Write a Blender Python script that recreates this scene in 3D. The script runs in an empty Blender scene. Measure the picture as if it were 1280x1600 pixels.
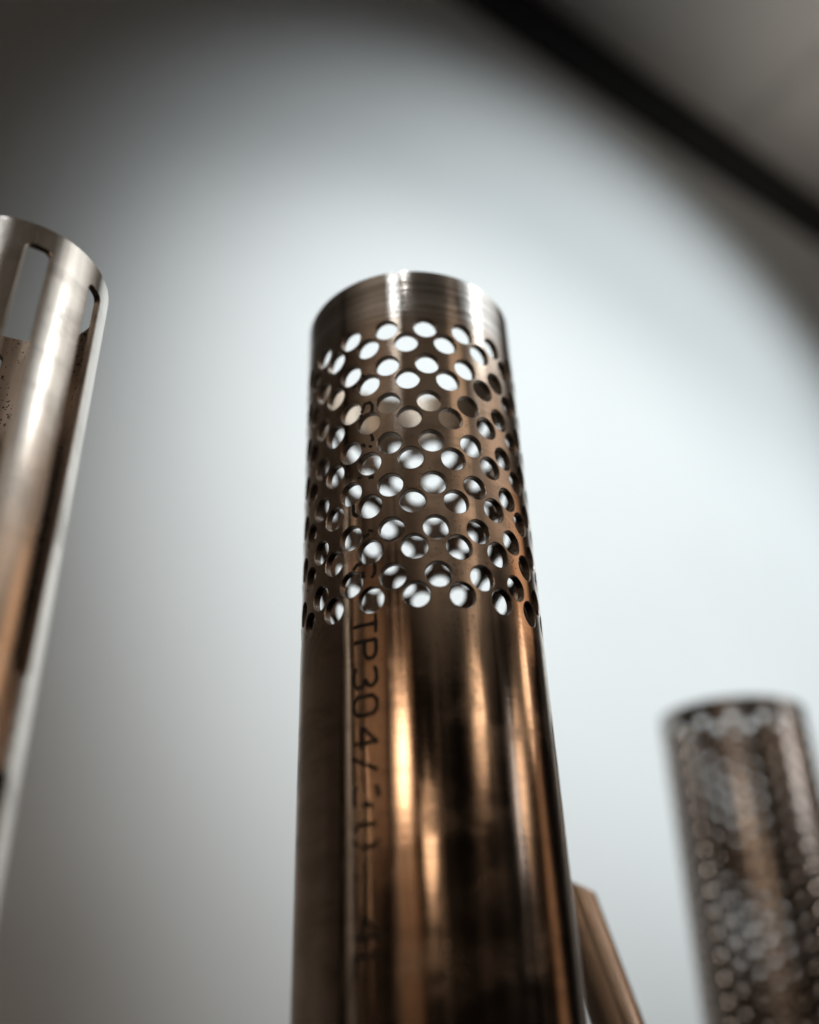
import bpy, math, random
from mathutils import Vector, Matrix

random.seed(7)
S = 0.03                      # one working unit = 3 cm (the main pipe's radius)
sc = bpy.context.scene
col = sc.collection
R_ = math.radians

# ------------------------------------------------------------------ camera
cam_d = bpy.data.cameras.new('camera')
cam = bpy.data.objects.new('camera', cam_d)
col.objects.link(cam)
sc.camera = cam
FWD = Vector((0.0, 0.8701942, 0.4927089))
RGT = Vector((0.99923178, 0.01930924, -0.03410288))
UPV = Vector((0.03918996, -0.49233039, 0.8695257))
cam.matrix_world = Matrix(((RGT.x, UPV.x, -FWD.x, 0), (RGT.y, UPV.y, -FWD.y, 0), (RGT.z, UPV.z, -FWD.z, 0), (0, 0, 0, 1)))
cam_d.sensor_fit = 'VERTICAL'
cam_d.sensor_height = 36.0
cam_d.sensor_width = 28.8
cam_d.lens = 1369.011 / 1600 * 36.0
cam_d.clip_start = 0.005
cam_d.clip_end = 100.0
cam_d.dof.use_dof = True
cam_d.dof.focus_distance = 6.95 * S
cam_d.dof.aperture_fstop = cam_d.lens / 8.2
cam_d.dof.aperture_blades = 0

# ------------------------------------------------------------------ light
world = bpy.data.worlds.new('World')
sc.world = world
world.use_nodes = True
bg = world.node_tree.nodes['Background']
bg.inputs['Color'].default_value = (1.0, 0.90, 0.80, 1)
bg.inputs['Strength'].default_value = 0.004
sc.view_settings.view_transform = 'Standard'
sc.view_settings.look = 'None'
sc.view_settings.exposure = 0.0
sc.view_settings.gamma = 1.0
sc.cycles.max_bounces = 8
sc.cycles.caustics_reflective = False
sc.cycles.caustics_refractive = False
sc.cycles.sample_clamp_indirect = 4.0

WARM = (1.0, 0.73, 0.50)
COPPER = (1.0, 0.58, 0.33)
COOL = (0.86, 0.95, 1.0)


def area_lamp(name, pos, tgt, w, h, colr, radiance, shape='RECTANGLE', spread=50.0):
    d = bpy.data.lights.new(name, 'AREA')
    d.shape = shape
    d.size, d.size_y = w * S, h * S
    area = w * h * S * S * (math.pi / 4 if shape in ('ELLIPSE', 'DISK') else 1)
    hs = R_(spread) * 0.5
    d.spread = R_(spread)
    gain = 1.0 if spread >= 179 else math.tan(hs) / (math.tan(hs) - hs)
    d.energy = radiance * math.pi * area / gain
    d.color = colr
    o = bpy.data.objects.new(name, d)
    col.objects.link(o)
    p, t = Vector(pos) * S, Vector(tgt) * S
    z = (p - t).normalized()
    x = Vector((0, 0, 1)).cross(z).normalized()
    y = z.cross(x)
    o.matrix_world = Matrix(((x.x, y.x, z.x, p.x), (x.y, y.y, z.y, p.y), (x.z, y.z, z.z, p.z), (0, 0, 0, 1)))
    return o


# warm lamps low behind the camera, cool ones higher up, plus added unseen fills
area_lamp('warm_lamp', (-20.16, -48.69, 15.6), (-0.11, 5.9, 1.5), 15, 6.2, WARM, 8.0, 'ELLIPSE')
area_lamp('warm_lamp', (-0.93, -53.39, 10.17), (0.05, 5.89, 0.92), 11, 5.6, WARM, 3.8, 'ELLIPSE')
area_lamp('warm_lamp', (42.6, -32.88, 18.6), (0.43, 5.96, 1.84), 13, 7, WARM, 2.6, 'ELLIPSE')
area_lamp('warm_lamp', (56.18, 20.08, 20.51), (0.81, 6.22, 2.03), 9, 9, WARM, 2.8, 'ELLIPSE')
area_lamp('warm_lamp', (59.07, 1.32, 14.37), (0.7, 6.11, 1.37), 9, 8.5, WARM, 2.8, 'ELLIPSE')
area_lamp('copper_glow_fill', (-20.54, -55.27, 12.99), (-0.11, 5.9, 1.18), 19, 30, COPPER, 0.26)  # copper glows: added unseen fills, in place of the warm room mirrored in the pipes
area_lamp('warm_strip_lamp', (30.05, -18.53, 28.0), (0.45, 5.97, 3.77), 13, 20, (1.0, 0.78, 0.58), 0.62, 'ELLIPSE')
area_lamp('cool_lamp', (-6.2, -16.7, 28.0), (-0.07, 5.9, 5.63), 3.2, 4.2, COOL, 9.0)
area_lamp('cool_lamp', (24.72, 3.55, 28.0), (0.69, 6.11, 5.68), 5.0, 5.5, COOL, 6.0)
area_lamp('cool_panel_lamp', (28.7, 9.4, 34.5), (0.0, 6.9, 4.5), 32, 12, COOL, 2.0)
area_lamp('warm_panel_lamp', (34.0, 7.5, 25.0), (0.0, 6.9, 4.0), 30, 8, (1.0, 0.80, 0.64), 0.75)
area_lamp('copper_glow_fill', (-47.94, 1.18, 28.0), (-0.57, 6.11, 3.2), 8, 14, COPPER, 0.40)
area_lamp('copper_glow_fill', (57.48, 25.16, 6.38), (0.83, 6.25, 0.61), 12, 22, COPPER, 0.30)

area_lamp('copper_glow_fill', (43.3, 23.7, 24.5), (-2.9, 5.0, 3.0), 20, 10, COPPER, 0.75)
area_lamp('copper_glow_fill', (-40.5, -34.5, 19.0), (-0.4, 6.0, 2.0), 22, 20, COPPER, 0.30)
area_lamp('grey_fill_panel', (60.0, -2.0, 14.0), (7.5, 17.0, 4.5), 13, 10, (0.95, 0.97, 1.0), 4.5, spread=24)  # added unseen fill, narrow beam to brighten the right pipe alone

# ------------------------------------------------------------------ wall frame
WA = R_(55.0)
WDIR = Vector((math.sin(WA), math.cos(WA), 0))       # along the wall
WN = Vector((math.cos(WA), -math.sin(WA), 0))        # out of the wall, into the room
WD = 24.6
CEIL = 64.0


def wp(u, out, z):
    return WDIR * u - WN * (WD - out) + Vector((0, 0, z))


def wall_spot(u, out, z, tu, tz, power, half, blend, colr=COOL):
    d = bpy.data.lights.new('wall_washer', 'SPOT')
    d.energy = power
    d.color = colr
    d.spot_size = R_(half * 2)
    d.spot_blend = blend
    d.shadow_soft_size = 0.06
    o = bpy.data.objects.new('wall_washer', d)
    col.objects.link(o)
    p = wp(u, out, z) * S
    t = wp(tu, 0, tz) * S
    o.location = p
    o.rotation_euler = (t - p).to_track_quat('-Z', 'Y').to_euler()
    return o


wall_spot(-22.421, 53.41, 55.5, 34.13, 7.585, 153.0, math.degrees(0.334), 0.72, (0.94, 0.98, 0.985))
wall_spot(74.8, 125.7, 58.7, 33.52, 25.02, 575.0, math.degrees(0.224), 0.82, (0.855, 0.955, 1.0))

area_lamp('ceiling_bounce_fill', wp(55, 16, 8), wp(55, 16.5, 64), 20, 20, (1.0, 0.93, 0.85), 7.5, spread=44)  # these five are added unseen fills, in place of bounce light on the ceiling
area_lamp('ceiling_bounce_fill', wp(-60, 42, 25), wp(-60, 41.5, 64), 40, 40, (1.0, 0.86, 0.72), 2.0, spread=120)
area_lamp('ceiling_bounce_fill', wp(66, 46, 26), wp(66, 45, 64), 40, 40, (1.0, 0.91, 0.81), 1.6, spread=110)
area_lamp('ceiling_bounce_fill', wp(-40, 130, 20), wp(-40, 129, 64), 50, 50, (1.0, 0.88, 0.75), 1.3, spread=130)
area_lamp('ceiling_bounce_fill', wp(40, 130, 20), wp(40, 129, 64), 50, 50, (1.0, 0.88, 0.75), 1.3, spread=130)

# ------------------------------------------------------------------ materials


def new_mat(name):
    m = bpy.data.materials.new(name)
    m.use_nodes = True
    nt = m.node_tree
    return m, nt, nt.nodes['Principled BSDF']


def N(nt, typ, **kw):
    n = nt.nodes.new(typ)
    for k, v in kw.items():
        setattr(n, k, v)
    return n


def link(nt, a, b):
    nt.links.new(a, b)


def noise(nt, vec, scale, detail=4.0, rough=0.55, dist=0.0):
    n = N(nt, 'ShaderNodeTexNoise')
    n.inputs['Scale'].default_value = scale
    n.inputs['Detail'].default_value = detail
    n.inputs['Roughness'].default_value = rough
    n.inputs['Distortion'].default_value = dist
    link(nt, vec, n.inputs['Vector'])
    return n.outputs['Fac']


def mapping(nt, vec, scale, loc=(0, 0, 0)):
    n = N(nt, 'ShaderNodeMapping')
    n.inputs['Scale'].default_value = scale
    n.inputs['Location'].default_value = loc
    link(nt, vec, n.inputs['Vector'])
    return n.outputs['Vector']


def ramp(nt, fac, lo, hi, a=0.0, b=1.0, smooth=True):
    n = N(nt, 'ShaderNodeMapRange')
    if smooth:
        n.interpolation_type = 'SMOOTHSTEP'
    n.inputs['From Min'].default_value = lo
    n.inputs['From Max'].default_value = hi
    n.inputs['To Min'].default_value = a
    n.inputs['To Max'].default_value = b
    link(nt, fac, n.inputs['Value'])
    return n.outputs['Result']


def math_n(nt, op, a, b=None):
    n = N(nt, 'ShaderNodeMath', operation=op)
    for i, v in enumerate((a, b)):
        if v is None:
            continue
        if isinstance(v, (int, float)):
            n.inputs[i].default_value = v
        else:
            link(nt, v, n.inputs[i])
    return n.outputs[0]


def mixc(nt, fac, a, b):
    n = N(nt, 'ShaderNodeMix', data_type='RGBA')
    if isinstance(fac, (int, float)):
        n.inputs['Factor'].default_value = fac
    else:
        link(nt, fac, n.inputs['Factor'])
    for key, v in (('A', a), ('B', b)):
        s = [i for i in n.inputs if i.name == key and i.type == 'RGBA'][0]
        if isinstance(v, tuple):
            s.default_value = (*v, 1)
        else:
            link(nt, v, s)
    return [o for o in n.outputs if o.type == 'RGBA'][0]


def steel(name, base, dark, rough, rim_z=None, streak=1.0, seed=0.0, speckle=0.0, bump=0.05, cloud=0.5, band=None, lit_band_soft=0.002, lit_band_col=(0.70, 0.60, 0.50), speck=(0.10, 0.50)):
    """drawn steel tube: fine lines along its length, turned marks near the cut end, stains and scuffs"""
    m, nt, b = new_mat(name)
    tc = N(nt, 'ShaderNodeTexCoord').outputs['Object']
    lines = noise(nt, mapping(nt, tc, (420, 420, 5), (seed, 0, 0)), 1.0, 5, 0.6)
    broad = noise(nt, mapping(nt, tc, (95, 95, 7), (seed + 3, 1, 0)), 1.0, 3, 0.5)
    stain = noise(nt, mapping(nt, tc, (42, 42, 58), (seed + 9, 2, 4)), 1.0, 6, 0.62, 0.6)
    smear = noise(nt, mapping(nt, tc, (28, 28, 210), (seed + 5, 3, 2)), 1.0, 4, 0.6)
    wavy = noise(nt, mapping(nt, tc, (38, 38, 26), (seed, 8, 3)), 1.0, 2, 0.5)
    scuff = noise(nt, mapping(nt, tc, (70, 70, 1300), (seed, 5, 1)), 1.0, 4, 0.6)
    fine = noise(nt, mapping(nt, tc, (1500, 1500, 1500)), 1.0, 3, 0.6)
    f1 = ramp(nt, broad, 0.38, 0.66)
    c = mixc(nt, f1, base, dark)
    f2 = math_n(nt, 'MAXIMUM', ramp(nt, stain, 0.47, 0.66, 0.0, cloud), ramp(nt, smear, 0.52, 0.72, 0.0, cloud * 0.8))
    c = mixc(nt, f2, c, tuple(v * 0.42 for v in dark))
    r = math_n(nt, 'ADD', ramp(nt, lines, 0.3, 0.7, -0.05, 0.07), rough)
    r = math_n(nt, 'ADD', r, ramp(nt, stain, 0.45, 0.70, 0.0, 0.14))
    hgt = math_n(nt, 'MULTIPLY', lines, streak)
    hgt = math_n(nt, 'ADD', hgt, math_n(nt, 'MULTIPLY', fine, 0.25))
    hgt = math_n(nt, 'ADD', hgt, math_n(nt, 'MULTIPLY', scuff, 0.35))
    if rim_z is not None:
        sep = N(nt, 'ShaderNodeSeparateXYZ')
        link(nt, tc, sep.inputs[0])
        turned = noise(nt, mapping(nt, tc, (16, 16, 520), (seed, 1, 7)), 1.0, 4, 0.62)
        mask = ramp(nt, sep.outputs['Z'], rim_z - 0.026, rim_z - 0.010)
        hgt = math_n(nt, 'ADD', hgt, math_n(nt, 'MULTIPLY', math_n(nt, 'MULTIPLY', turned, mask), 3.0))
        gm = math_n(nt, 'MULTIPLY', mask, 0.75)
        c = mixc(nt, gm, c, mixc(nt, ramp(nt, turned, 0.35, 0.62), (0.30, 0.285, 0.27), (0.66, 0.64, 0.62)))
    if band is not None:          # reflected light on the upper inside, painted into the colour as a brighter band
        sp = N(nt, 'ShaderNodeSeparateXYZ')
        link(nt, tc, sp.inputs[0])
        c = mixc(nt, ramp(nt, sp.outputs['Z'], band - lit_band_soft, band + lit_band_soft), c, lit_band_col)
    if speckle > 0:
        v = N(nt, 'ShaderNodeTexVoronoi')
        v.inputs['Scale'].default_value = 950
        v.inputs['Randomness'].default_value = 1.0
        dn = N(nt, 'ShaderNodeTexNoise')
        dn.inputs['Scale'].default_value = 900
        link(nt, tc, dn.inputs['Vector'])
        dv = N(nt, 'ShaderNodeVectorMath', operation='MULTIPLY_ADD')
        dv.inputs[1].default_value = (0.0009, 0.0009, 0.0009)
        link(nt, dn.outputs['Color'], dv.inputs[0])
        link(nt, tc, dv.inputs[2])
        link(nt, dv.outputs[0], v.inputs['Vector'])
        patch = noise(nt, mapping(nt, tc, (75, 75, 75), (2, 2, 2)), 1.0, 4, 0.6)
        lim = ramp(nt, patch, 0.38, 0.64, *speck)
        spot = math_n(nt, 'LESS_THAN', v.outputs['Distance'], lim)
        c = mixc(nt, math_n(nt, 'MULTIPLY', spot, speckle), c, (0.03, 0.025, 0.022))
    bp = N(nt, 'ShaderNodeBump')
    bp.inputs['Strength'].default_value = bump
    bp.inputs['Distance'].default_value = 0.0006
    link(nt, hgt, bp.inputs['Height'])
    bw = N(nt, 'ShaderNodeBump')
    bw.inputs['Strength'].default_value = 1.0
    bw.inputs['Distance'].default_value = 0.00016
    link(nt, wavy, bw.inputs['Height'])
    link(nt, bw.outputs['Normal'], bp.inputs['Normal'])
    link(nt, bp.outputs['Normal'], b.inputs['Normal'])
    link(nt, c, b.inputs['Base Color'])
    link(nt, r, b.inputs['Roughness'])
    b.inputs['Metallic'].default_value = 1.0
    return m


RIM = 5.866
mat_main = steel('bronzed_steel', (0.68, 0.535, 0.43), (0.47, 0.35, 0.265), 0.125, rim_z=RIM * S, speckle=0.55, speck=(0.0, 0.24))
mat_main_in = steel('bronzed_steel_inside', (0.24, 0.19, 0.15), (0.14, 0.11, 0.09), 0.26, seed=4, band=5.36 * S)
mat_cut = steel('cut_edge_steel', (0.62, 0.53, 0.46), (0.45, 0.37, 0.31), 0.30, seed=8)
mat_slot = steel('bright_steel', (0.77, 0.71, 0.65), (0.58, 0.50, 0.43), 0.18, seed=12, cloud=0.45)
mat_slot_in = steel('pitted_steel_inside', (0.20, 0.155, 0.12), (0.13, 0.10, 0.08), 0.32, seed=15, speckle=0.9, band=0.166, lit_band_soft=0.010, lit_band_col=(0.52, 0.39, 0.30))
mat_screen = steel('dull_steel', (0.27, 0.245, 0.23), (0.17, 0.155, 0.145), 0.20, seed=20, cloud=0.1)
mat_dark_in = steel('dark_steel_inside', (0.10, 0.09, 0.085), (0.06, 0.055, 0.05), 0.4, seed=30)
mat_rod = steel('copper_steel', (0.80, 0.64, 0.52), (0.76, 0.60, 0.49), 0.34, seed=25, bump=0.008, cloud=0.05)

mat_ink, nt, b = new_mat('black_marking_ink')
b.inputs['Base Color'].default_value = (0.012, 0.011, 0.010, 1)
b.inputs['Roughness'].default_value = 0.55


def paint(name, colr, bump=0.15, scale=700.0, rough=0.7):
    m, nt, b = new_mat(name)
    tc = N(nt, 'ShaderNodeTexCoord').outputs['Object']
    big = noise(nt, tc, 3.0, 4, 0.5)
    fine = noise(nt, tc, scale, 4, 0.6)
    c = mixc(nt, ramp(nt, big, 0.3, 0.7, 0, 1), tuple(v * 0.965 for v in colr), colr)
    bp = N(nt, 'ShaderNodeBump')
    bp.inputs['Strength'].default_value = bump
    bp.inputs['Distance'].default_value = 0.001
    link(nt, fine, bp.inputs['Height'])
    link(nt, bp.outputs['Normal'], b.inputs['Normal'])
    link(nt, c, b.inputs['Base Color'])
    b.inputs['Roughness'].default_value = rough
    return m


mat_wall = paint('white_wall_paint', (0.80, 0.80, 0.79), 0.5, 260.0)
mat_ceiling = paint('grey_ceiling_board', (0.72, 0.69, 0.65), 0.3, 400.0)
mat_shade_joint = paint('dark_shade_joint', (0.006, 0.010, 0.012), 0.2, 400.0, 0.8)  # near-black, for the painted shade strip and the backing of the ceiling joints
mat_table = paint('dark_table_top', (0.035, 0.028, 0.024), 0.2, 300.0, 0.6)

# ------------------------------------------------------------------ mesh helpers


def link_mesh(name, verts, faces, mats, parent=None, midx=None, normals=None, smooth=True):
    me = bpy.data.meshes.new(name)
    me.from_pydata([tuple(v) for v in verts], [], faces)
    if not isinstance(mats, (list, tuple)):
        mats = [mats]
    for m in mats:
        me.materials.append(m)
    if midx:
        me.polygons.foreach_set('material_index', midx)
    me.polygons.foreach_set('use_smooth', smooth if isinstance(smooth, list) else [smooth] * len(me.polygons))
    me.update()
    if normals:
        me.normals_split_custom_set(normals)
    o = bpy.data.objects.new(name, me)
    col.objects.link(o)
    if parent:
        o.parent = parent
    return o


def tag(o, label=None, cat=None, group=None, kind=None):
    if label: o['label'] = label
    if cat: o['category'] = cat
    if group: o['group'] = group
    if kind: o['kind'] = kind
    return o


def box(name, pts8, mat, parent=None):
    f = [(0, 1, 2, 3), (7, 6, 5, 4), (0, 4, 5, 1), (1, 5, 6, 2), (2, 6, 7, 3), (3, 7, 4, 0)]
    return link_mesh(name, pts8, f, mat, parent, smooth=False)


class Tube:
    """a pipe wall described on its unrolled sheet (angle, height); built with an outer skin, an inner skin,
    chamfered openings and chamfered ends"""

    def __init__(self, r, t, chamfer, rfun=None):
        self.r, self.t, self.c = r, t, chamfer
        self.rfun = rfun or (lambda z: 1.0)
        self.keys, self.pts, self.sheet = {}, [], []
        self.loops, self.rims = [], []

    def v(self, a, z):
        k = (round(math.degrees(a) % 360.0, 3) % 360.0, round(z, 5))
        if k not in self.keys:
            self.keys[k] = len(self.pts)
            self.pts.append((a, z))
        return self.keys[k]

    def quad(self, *ids):
        ids2 = []
        for i in ids:
            if not ids2 or i != ids2[-1]:
                ids2.append(i)
        if ids2[0] == ids2[-1]:
            ids2.pop()
        if len(ids2) >= 3:
            self.sheet.append(tuple(ids2))

    def hole(self, loop):
        """loop: (angle, z) points counter-clockwise; returns the ids of the slightly wider edge on the skin"""
        n = len(loop)
        ids = []
        for i in range(n):
            a0, z0 = loop[i - 1]
            a1, z1 = loop[(i + 1) % n]
            dx, dz = (a1 - a0) * self.r, z1 - z0
            l = math.hypot(dx, dz)
            ox, oz = dz / l * self.c, -dx / l * self.c
            ids.append(self.v(loop[i][0] + ox / self.r, loop[i][1] + oz))
        self.loops.append((ids, loop))
        return ids

    def build(self, name, mats, parent=None):
        """mats: outside, inside, cut"""
        V, Fc, M, NL = [], [], [], []

        def p3(a, z, dr):
            rr = (self.r + dr) * self.rfun(z)
            return Vector((rr * math.sin(a), -rr * math.cos(a), z)) * S

        n0 = len(self.pts)
        for a, z in self.pts: V.append(p3(a, z, 0))
        for a, z in self.pts: V.append(p3(a, z, -self.t))

        def slope(z):
            e = 1e-3
            return -(self.rfun(z + e) - self.rfun(z - e)) / (2 * e) * self.r

        for f in self.sheet:
            Fc.append(f); M.append(0)
            for i in f:
                a, z = self.pts[i]
                NL.append(Vector((math.sin(a), -math.cos(a), slope(z))).normalized())
            g = tuple(n0 + i for i in reversed(f))
            Fc.append(g); M.append(1)
            for i in g:
                a, z = self.pts[i - n0]
                NL.append(Vector((-math.sin(a), math.cos(a), -slope(z))).normalized())

        def wall(ra, rb, ma):
            n = len(ra)
            b0 = len(V)
            V.extend([V[i].copy() for i in ra] + [V[i].copy() for i in rb])
            ra, rb = list(range(b0, b0 + n)), list(range(b0 + n, b0 + 2 * n))
            for i in range(n):
                j = (i + 1) % n
                f = (ra[i], rb[i], rb[j], ra[j])
                nn = (V[f[1]] - V[f[0]]).cross(V[f[3]] - V[f[0]])
                if nn.length < 1e-14:
                    nn = (V[f[2]] - V[f[1]]).cross(V[f[3]] - V[f[1]])
                nn.normalize()
                Fc.append(f); M.append(ma)
                NL.extend([nn] * 4)

        for ids, loop in self.loops:
            mid = []
            for a, z in loop:
                mid.append(len(V)); V.append(p3(a, z, -self.c))
            wall(list(ids), mid, 2)
            wall(mid, [n0 + i for i in ids], 2)
        for ids, up in self.rims:
            ring = []
            for i in ids:
                a, z = self.pts[i]
                ring.append((a, z))
            dz = self.c * up
            o2, i2 = [], []
            for a, z in ring:
                o2.append(len(V)); V.append(p3(a, z + dz, -self.c))
            for a, z in ring:
                i2.append(len(V)); V.append(p3(a, z + dz, -self.t + self.c))
            outer, inner = list(ids), [n0 + i for i in ids]
            seq = [outer, o2, i2, inner]
            if up > 0:
                seq = [s[::-1] for s in seq]
            for s0, s1 in zip(seq, seq[1:]):
                wall(s0, s1, 2)
        return link_mesh(name, V, Fc, mats, parent, M, [tuple(q) for q in NL], [m != 2 for m in M])


def perforated(r, t, ch, ncol, seg, z_rim, z_bot, first_z, rows, pitch, boff, hole_r, phase, rfun=None, zstep=None, shear=0.0):
    T = Tube(r, t, ch, rfun)
    w = 2 * math.pi / ncol
    tot = ncol * seg

    def ang(i):
        return phase + (i / seg) * w

    lowA, upA = boff * pitch, (1 - boff) * pitch
    for c in range(ncol):
        isB = c % 2
        up, low = (lowA, upA) if isB else (upA, lowA)
        for k in range(rows):
            z0 = first_z - pitch * (k + (boff if isB else 0))
            i0 = c * seg
            per = []   # counter-clockwise seen from outside: right, top, left, bottom
            for s in range(seg): per.append((i0 + seg - s, z0 + up * s / seg))
            for s in range(seg): per.append((i0 - s, z0 + up * (1 - s / seg)))
            for s in range(seg): per.append((i0 - seg + s, z0 - low * s / seg))
            for s in range(seg): per.append((i0 + s, z0 - low * (1 - s / seg)))
            lp = []
            for i, z in per:
                dx, dz = (i - i0) / seg * w * r, z - z0
                l = math.hypot(dx, dz)
                lp.append((ang(i0) + dx / l * hole_r / r, z0 + dz / l * hole_r))
            ids = T.hole(lp)
            pid = [T.v(ang(i), z) for i, z in per]
            n = len(per)
            for q in range(n):
                T.quad(pid[q], pid[(q + 1) % n], ids[(q + 1) % n], ids[q])

    def zig_top(i):
        fr = (i % (2 * seg)) / seg
        fr = fr if fr <= 1 else 2 - fr
        return first_z + upA * (1 - fr)

    zlast = first_z - pitch * (rows - 1)

    def zig_bot(i):
        fr = (i % (2 * seg)) / seg
        fr = fr if fr <= 1 else 2 - fr
        return zlast - lowA - (pitch - lowA) * fr

    zt = first_z + upA + 0.02
    top_levels = [zt]
    step = zstep or 0.5
    while top_levels[-1] + step < z_rim - ch: top_levels.append(top_levels[-1] + step)
    if z_rim - ch - top_levels[-1] > 1e-4:
        top_levels.append(z_rim - ch)
    zb = zlast - pitch - 0.02
    bot_levels = [zb]
    while bot_levels[-1] - 1.0 > z_bot + ch: bot_levels.append(bot_levels[-1] - 1.0)
    bot_levels.append(z_bot + ch)
    for i in range(tot):
        a0, a1 = ang(i), ang(i + 1)
        T.quad(T.v(a0, zig_top(i)), T.v(a1, zig_top(i + 1)), T.v(a1, top_levels[0]), T.v(a0, top_levels[0]))
        for z0, z1 in zip(top_levels, top_levels[1:]):
            T.quad(T.v(a0, z0), T.v(a1, z0), T.v(a1, z1), T.v(a0, z1))
        T.quad(T.v(a0, bot_levels[0]), T.v(a1, bot_levels[0]), T.v(a1, zig_bot(i + 1)), T.v(a0, zig_bot(i)))
        for z0, z1 in zip(bot_levels, bot_levels[1:]):
            T.quad(T.v(a0, z1), T.v(a1, z1), T.v(a1, z0), T.v(a0, z0))
    T.rims.append(([T.v(ang(i), top_levels[-1]) for i in range(tot)], 1))
    T.rims.append(([T.v(ang(i), bot_levels[-1]) for i in range(tot)], -1))
    return T


# ------------------------------------------------------------------ setting: wall, ceiling, table
TABLE = -1.6


def slab_on_wall(name, u0, u1, z0, z1, o0, o1, mat, parent=None):
    pts = [wp(u0, o1, z0), wp(u1, o1, z0), wp(u1, o1, z1), wp(u0, o1, z1), wp(u0, o0, z0), wp(u1, o0, z0), wp(u1, o0, z1), wp(u0, o0, z1)]
    return box(name, [p * S for p in pts], mat, parent)


tag(slab_on_wall('wall', -40, 150, -30, CEIL, -4, 0, mat_wall), kind='structure')
tr = slab_on_wall('wall_top_shade', -40, 150, CEIL - 7.6, CEIL - 0.02, 0, 0.3, mat_shade_joint)  # dark strip added to paint in the soft shadow along the wall top
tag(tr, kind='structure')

# ceiling boards with an open joint between them
ceil = bpy.data.objects.new('ceiling', None)
col.objects.link(ceil)
tag(ceil, kind='structure')


def ceil_panel(u0, u1, o0, o1):
    pts = [wp(u0, o0, CEIL), wp(u0, o1, CEIL), wp(u1, o1, CEIL), wp(u1, o0, CEIL)]
    pts += [p + Vector((0, 0, 1.0)) for p in pts]
    box('ceiling_panel', [p * S for p in pts], mat_ceiling, ceil)


J = 0.17
us = [-140, -90, -48, 2, 52, 102, 150]
for i in range(len(us) - 1):
    os_ = [-3, 15.5, 65, 115, 165, 215]
    for k in range(len(os_) - 1):
        ceil_panel(us[i] + J, us[i + 1] - J, os_[k] + J, os_[k + 1] - J)
pts = [wp(-140, -3, CEIL + 1.3), wp(-140, 215, CEIL + 1.3), wp(150, 215, CEIL + 1.3), wp(150, -3, CEIL + 1.3)]
pts += [p + Vector((0, 0, 0.5)) for p in pts]
box('ceiling_backing', [p * S for p in pts], mat_shade_joint, ceil)

tp = [Vector((-14, -6, TABLE)), Vector((14, -6, TABLE)), Vector((14, 22, TABLE)), Vector((-14, 22, TABLE))]
tp = [v - Vector((0, 0, 1.0)) for v in tp] + tp
tag(box('display_table', [p * S for p in tp], mat_table), kind='structure')

# ------------------------------------------------------------------ main perforated pipe
PX, PY = 0.0604, 6.8872
root = bpy.data.objects.new('perforated_pipe', None)
col.objects.link(root)
root.location = (PX * S, PY * S, 0)
tag(root, 'bronze-toned steel pipe with a band of round holes below its rim and black printed letters', 'pipe', 'metal pipes on display')
HOLES = dict(first_z=5.1937, rows=7, pitch=0.3983, boff=0.4056, hole_r=0.1035, phase=0.1430)
T = perforated(1.0, 0.06, 0.006, 36, 8, RIM, TABLE, **HOLES)
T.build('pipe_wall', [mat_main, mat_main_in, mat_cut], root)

# printed lettering: pen strokes laid on the curved surface, broken where the holes cut through it
GLYPH = {   # letter box: x to the right 0..0.62, y up 0..1
    'T': [[(0, 1), (0.62, 1)], [(0.31, 1), (0.31, 0)]],
    'P': [[(0, 0), (0, 1), (0.42, 1), (0.60, 0.88), (0.60, 0.62), (0.42, 0.50), (0, 0.50)]],
    '3': [[(0.02, 0.92), (0.20, 1), (0.45, 1), (0.60, 0.86), (0.58, 0.64), (0.38, 0.53), (0.58, 0.42), (0.62, 0.16), (0.45, 0), (0.18, 0), (0.0, 0.10)]],
    '0': [[(0.18, 0), (0.44, 0), (0.60, 0.16), (0.60, 0.84), (0.44, 1), (0.18, 1), (0.02, 0.84), (0.02, 0.16), (0.18, 0)]],
    '4': [[(0.46, 0), (0.46, 1), (0.0, 0.34), (0.62, 0.34)]],
    '/': [[(0.05, -0.05), (0.55, 1.05)]],
    'L': [[(0, 1), (0, 0), (0.60, 0)]],
    'G': [[(0.60, 0.86), (0.42, 1), (0.16, 1), (0.0, 0.84), (0.0, 0.16), (0.16, 0), (0.44, 0), (0.60, 0.14), (0.60, 0.46), (0.32, 0.46)]],
    'S': [[(0.60, 0.88), (0.44, 1), (0.16, 1), (0.02, 0.86), (0.04, 0.62), (0.30, 0.52), (0.58, 0.40), (0.60, 0.14), (0.42, 0), (0.16, 0), (0.0, 0.12)]],
    'A': [[(0, 0), (0.31, 1), (0.62, 0)], [(0.12, 0.36), (0.50, 0.36)]],
    '-': [[(0.05, 0.5), (0.55, 0.5)]],
    '.': [[(0.25, 0.0), (0.32, 0.06)]],
}


def in_hole(a, z, m=0.012):
    w = 2 * math.pi / 36
    for c in range(36):
        da = (a - HOLES['phase'] - c * w + math.pi) % (2 * math.pi) - math.pi
        if abs(da) > 0.14:
            continue
        for k in range(7):
            z0 = HOLES['first_z'] - HOLES['pitch'] * (k + (HOLES['boff'] if c % 2 else 0))
            if math.hypot(da, z - z0) < HOLES['hole_r'] + m:
                return True
    return False


A_BASE, A_TOP = R_(-30.3), R_(-19.8)


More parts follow.
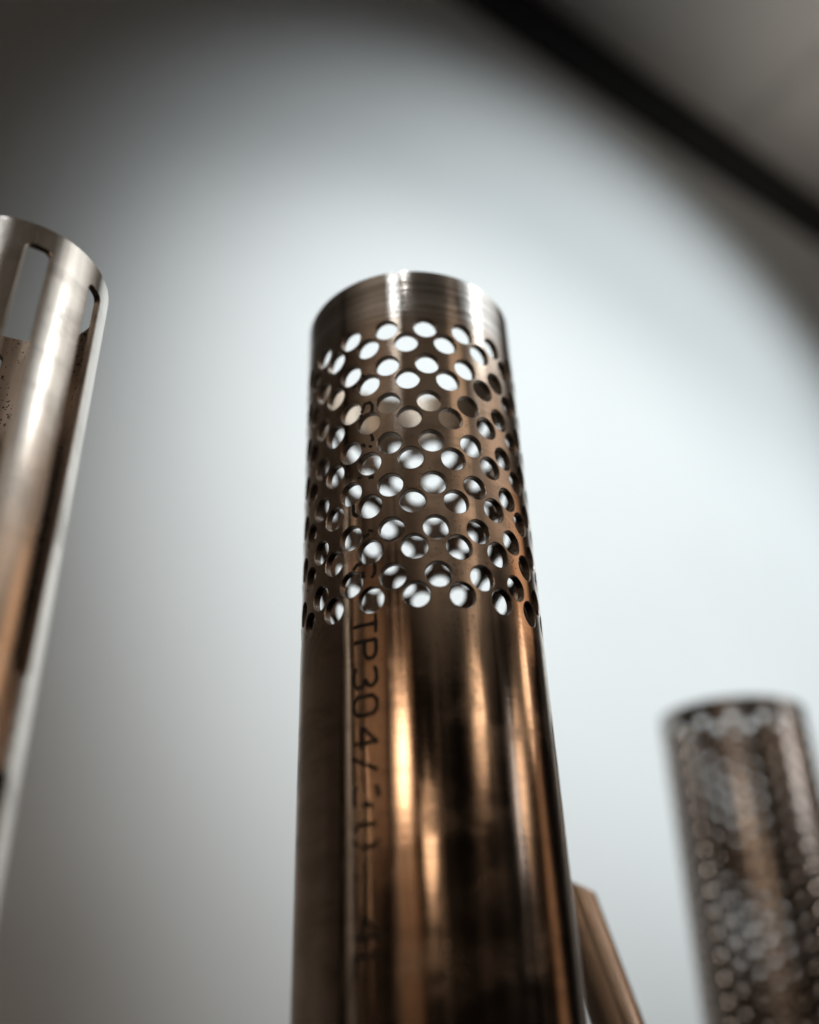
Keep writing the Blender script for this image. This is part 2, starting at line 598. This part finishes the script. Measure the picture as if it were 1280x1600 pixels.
def put_text(items, parent):
    V, Fc = [], []
    rr = 1.0015
    rnd = random.Random(3)
    for ch, z_start, zh, skip in items:
        for st in GLYPH[ch]:
            path = []
            for (x0, y0), (x1, y1) in zip(st, st[1:]):
                nseg = max(2, int(math.hypot((x1 - x0) * zh / 0.62, (y1 - y0) * 0.183) / 0.012))
                for q in range(nseg):
                    f = q / nseg
                    path.append((x0 + (x1 - x0) * f, y0 + (y1 - y0) * f))
            path.append(st[-1])
            pts = [(A_BASE + (A_TOP - A_BASE) * y, z_start - x / 0.62 * zh) for x, y in path]
            gap = 0
            for i in range(len(pts) - 1):
                (a0, z0), (a1, z1) = pts[i], pts[i + 1]
                if gap > 0:
                    gap -= 1
                    continue
                if rnd.random() < skip:
                    gap = rnd.randint(1, 4)
                    continue
                if in_hole((a0 + a1) / 2, (z0 + z1) / 2):
                    continue
                dx, dz = a1 - a0, z1 - z0
                l = math.hypot(dx, dz) or 1e-6
                wd = 0.0145 * (0.8 + 0.4 * rnd.random())
                nx, nz = -dz / l * wd, dx / l * wd
                ex, ez = dx / l * 0.004, dz / l * 0.004
                b0 = len(V)
                for a, z in ((a0 - ex - nx, z0 - ez - nz), (a1 + ex - nx, z1 + ez - nz), (a1 + ex + nx, z1 + ez + nz), (a0 - ex + nx, z0 - ez + nz)):
                    V.append(Vector((rr * math.sin(a), -rr * math.cos(a), z)) * S)
                Fc.append((b0, b0 + 1, b0 + 2, b0 + 3))
    o = link_mesh('lettering', V, Fc, mat_ink, parent)
    o['label'] = 'black printed letters TP304 running down the pipe'
    return o


put_text([
    ('A', 4.78, 0.12, 0.3), ('S', 4.45, 0.13, 0.12), ('3', 4.12, 0.13, 0.25), ('4', 3.80, 0.13, 0.3), ('3', 3.52, 0.14, 0.25), ('A', 3.27, 0.12, 0.2),
    ('G', 2.955, 0.14, 0.0), ('T', 2.52, 0.14, 0.0), ('P', 2.325, 0.14, 0.0), ('3', 2.13, 0.15, 0.0), ('0', 1.92, 0.14, 0.0), ('4', 1.70, 0.15, 0.0),
    ('/', 1.50, 0.12, 0.15), ('3', 1.30, 0.14, 0.2), ('0', 1.06, 0.15, 0.1), ('.', 0.80, 0.12, 0.0), ('4', 0.50, 0.15, 0.0), ('L', 0.285, 0.13, 0.0),
], root)

# ------------------------------------------------------------------ slotted pipe at the left


def slotted(r, t, ch, zr, zb, slots, nslot, a_first, half_a, m_a, m_z, rc):
    T = Tube(r, t, ch)
    per = 2 * math.pi / nslot
    KS, KC = 5, 6         # straight divisions of the slot ends, divisions of a corner
    for s in range(nslot):
        ac = a_first + s * per
        A = half_a + m_a
        # angular stations across slot cell and across the solid strip
        ra = rc / r
        xs = [-half_a + ra + (2 * half_a - 2 * ra) * i / KS for i in range(KS + 1)]
        xcell = [-A] + xs + [A]
        strip = [A + (per - 2 * A) * i / 10 for i in range(11)]
        levels = [zr - ch]
        for z1, z0 in slots:
            levels += [z1 + m_z, z0 - m_z]
        levels.append(zb + ch)
        for k in range(0, len(levels), 2):         # plain bands
            z1, z0 = levels[k], levels[k + 1]
            for x0, x1 in zip(xcell, xcell[1:]):
                T.quad(T.v(ac + x0, z0), T.v(ac + x1, z0), T.v(ac + x1, z1), T.v(ac + x0, z1))
        for k in range(len(levels) - 1):
            z1, z0 = levels[k], levels[k + 1]
            for x0, x1 in zip(strip, strip[1:]):
                T.quad(T.v(ac + x0, z0), T.v(ac + x1, z0), T.v(ac + x1, z1), T.v(ac + x0, z1))
        for z1, z0 in slots:
            loop, out = [], []

            def add(a, z, q):
                loop.append((ac + a, z)); out.append(q)
            zt, zc = z1 + m_z, z0 - m_z
            # counter-clockwise from outside: right side up, top leftwards, left side down, bottom rightwards
            cs = [(half_a - ra, z1 - rc, 0), (-half_a + ra, z1 - rc, 90), (-half_a + ra, z0 + rc, 180), (half_a - ra, z0 + rc, 270)]
            corner = [(A, zt), (-A, zt), (-A, zc), (A, zc)]
            for ci, (cx, cz, st) in enumerate(cs):
                for q in range(KC + 1):
                    th = R_(st + 90 * q / KC)
                    add(cx + ra * math.cos(th), cz + rc * math.sin(th), corner[ci] if 0 < q < KC else None)
                    if q == 0:
                        out[-1] = [corner[ci]] if True else None
                    elif q == KC:
                        out[-1] = [corner[ci]]
                if ci == 0:
                    for x in reversed(xs[1:-1]): add(x, z1, (x, zt))
                if ci == 2:
                    for x in xs[1:-1]: add(x, z0, (x, zc))
            ids = T.hole(loop)
            n = len(ids)
            # faces between opening and cell border
            oc = []
            for q in out:
                qq = q[0] if isinstance(q, list) else q
                oc.append(qq)
            # ends of the top and bottom straights sit directly above / below the stations
            for i in range(n):
                a, z = loop[i]
                if abs(z - z1) < 1e-9 and abs(abs(a - ac) - (half_a - ra)) < 1e-9: oc[i] = (a - ac, zt)
                if abs(z - z0) < 1e-9 and abs(abs(a - ac) - (half_a - ra)) < 1e-9: oc[i] = (a - ac, zc)
            for i in range(n):
                j = (i + 1) % n
                p0, p1 = oc[i], oc[j]
                ids_o0 = T.v(ac + p0[0], p0[1])
                ids_o1 = T.v(ac + p1[0], p1[1])
                if ids_o0 == ids_o1:
                    T.quad(ids[j], ids[i], ids_o0)
                else:
                    T.quad(ids[j], ids[i], ids_o0, ids_o1)
        if s == 0:
            ring_x = xcell + strip[1:-1]
    ring = []
    for s in range(nslot):
        ring += [a_first + s * per + x for x in ring_x]
    T.rims.append(([T.v(a, zr - ch) for a in ring], 1))
    T.rims.append(([T.v(a, zb + ch) for a in ring], -1))
    return T


K = 0.66 / 0.74
LR = 0.66
LTOP = Vector((-3.3009, 5.5727, 5.5606)) * K
LAX = Vector((-0.0233, 0.06, 1.0)).normalized()


def axis_matrix(origin, ax):
    z = ax.normalized()
    y = (Vector((0, 1, 0)) - z * z.y).normalized()
    x = y.cross(z)
    return Matrix(((x.x, y.x, z.x, origin.x), (x.y, y.y, z.y, origin.y), (x.z, y.z, z.z, origin.z), (0, 0, 0, 1)))


sroot = bpy.data.objects.new('slotted_pipe', None)
col.objects.link(sroot)
llen = (LTOP.z - TABLE) / LAX.z - 0.02
sroot.matrix_world = axis_matrix((LTOP - LAX * llen) * S, LAX)
tag(sroot, 'bright steel pipe with long upright slots, cut off by the left edge', 'pipe', 'metal pipes on display')
T = slotted(LR, 0.049, 0.006, llen, 0.0, [(llen - 0.235 * K, llen - 3.68 * K), (llen - 4.29 * K, llen - 6.6 * K)], 8, R_(36.8), R_(7.4), R_(2.2), 0.05, 0.045)
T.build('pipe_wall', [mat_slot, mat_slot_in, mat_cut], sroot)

# ------------------------------------------------------------------ fine perforated screen pipe at the right
RTOP = Vector((6.4735, 18.0, 5.0402))
RAX = Vector((0.035, 0.0, 1.0)).normalized()
RR = 1.4186
rroot = bpy.data.objects.new('screen_pipe', None)
col.objects.link(rroot)
rlen = (RTOP.z - TABLE) / RAX.z - 0.04
rroot.matrix_world = axis_matrix((RTOP - RAX * rlen) * S, RAX)
tag(rroot, 'grey steel screen pipe with fine perforation, blurred behind at the right edge', 'pipe', 'metal pipes on display')


def shoulder(z):
    d = z - (rlen - 0.75)
    return 1.0


T = perforated(RR, 0.07, 0.026, 30, 6, rlen, 0.0, rlen - 0.40, 18, 0.35, 0.5, 0.078, 0.1, rfun=shoulder, zstep=0.1)
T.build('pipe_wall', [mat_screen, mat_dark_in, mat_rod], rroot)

# ------------------------------------------------------------------ leaning thin pipe behind the main one
QY = 10.0
q_top = Vector((1.50, QY, 1.07))
q_dir = Vector((-0.262, 0.03, 1.0)).normalized()
QR = 0.255
qlen = (q_top.z - TABLE) / q_dir.z + 0.3
q0 = q_top - q_dir * qlen
ql = bpy.data.objects.new('leaning_pipe', None)
col.objects.link(ql)
qlen2 = qlen - 0.27
q0 = q_top - q_dir * qlen2
ql.matrix_world = axis_matrix(q0 * S, q_dir)
tag(ql, 'thin copper-coloured pipe leaning behind the perforated pipe', 'pipe', 'metal pipes on display')
T = Tube(QR, 0.04, 0.006)
nq = 64
lv = [0.006, qlen2 * 0.5, qlen2]
for i in range(nq):
    a0, a1 = 2 * math.pi * i / nq, 2 * math.pi * (i + 1) / nq

    def zz(a, k):
        return lv[k] + (-(math.sin(a)) * 0.17 if k == 2 else 0.0)
    for k in range(2):
        T.quad(T.v(a0, zz(a0, k)), T.v(a1, zz(a1, k)), T.v(a1, zz(a1, k + 1)), T.v(a0, zz(a0, k + 1)))
T.rims.append(([T.v(2 * math.pi * i / nq, zz(2 * math.pi * i / nq, 2)) for i in range(nq)], 1))
T.rims.append(([T.v(2 * math.pi * i / nq, zz(2 * math.pi * i / nq, 0)) for i in range(nq)], -1))
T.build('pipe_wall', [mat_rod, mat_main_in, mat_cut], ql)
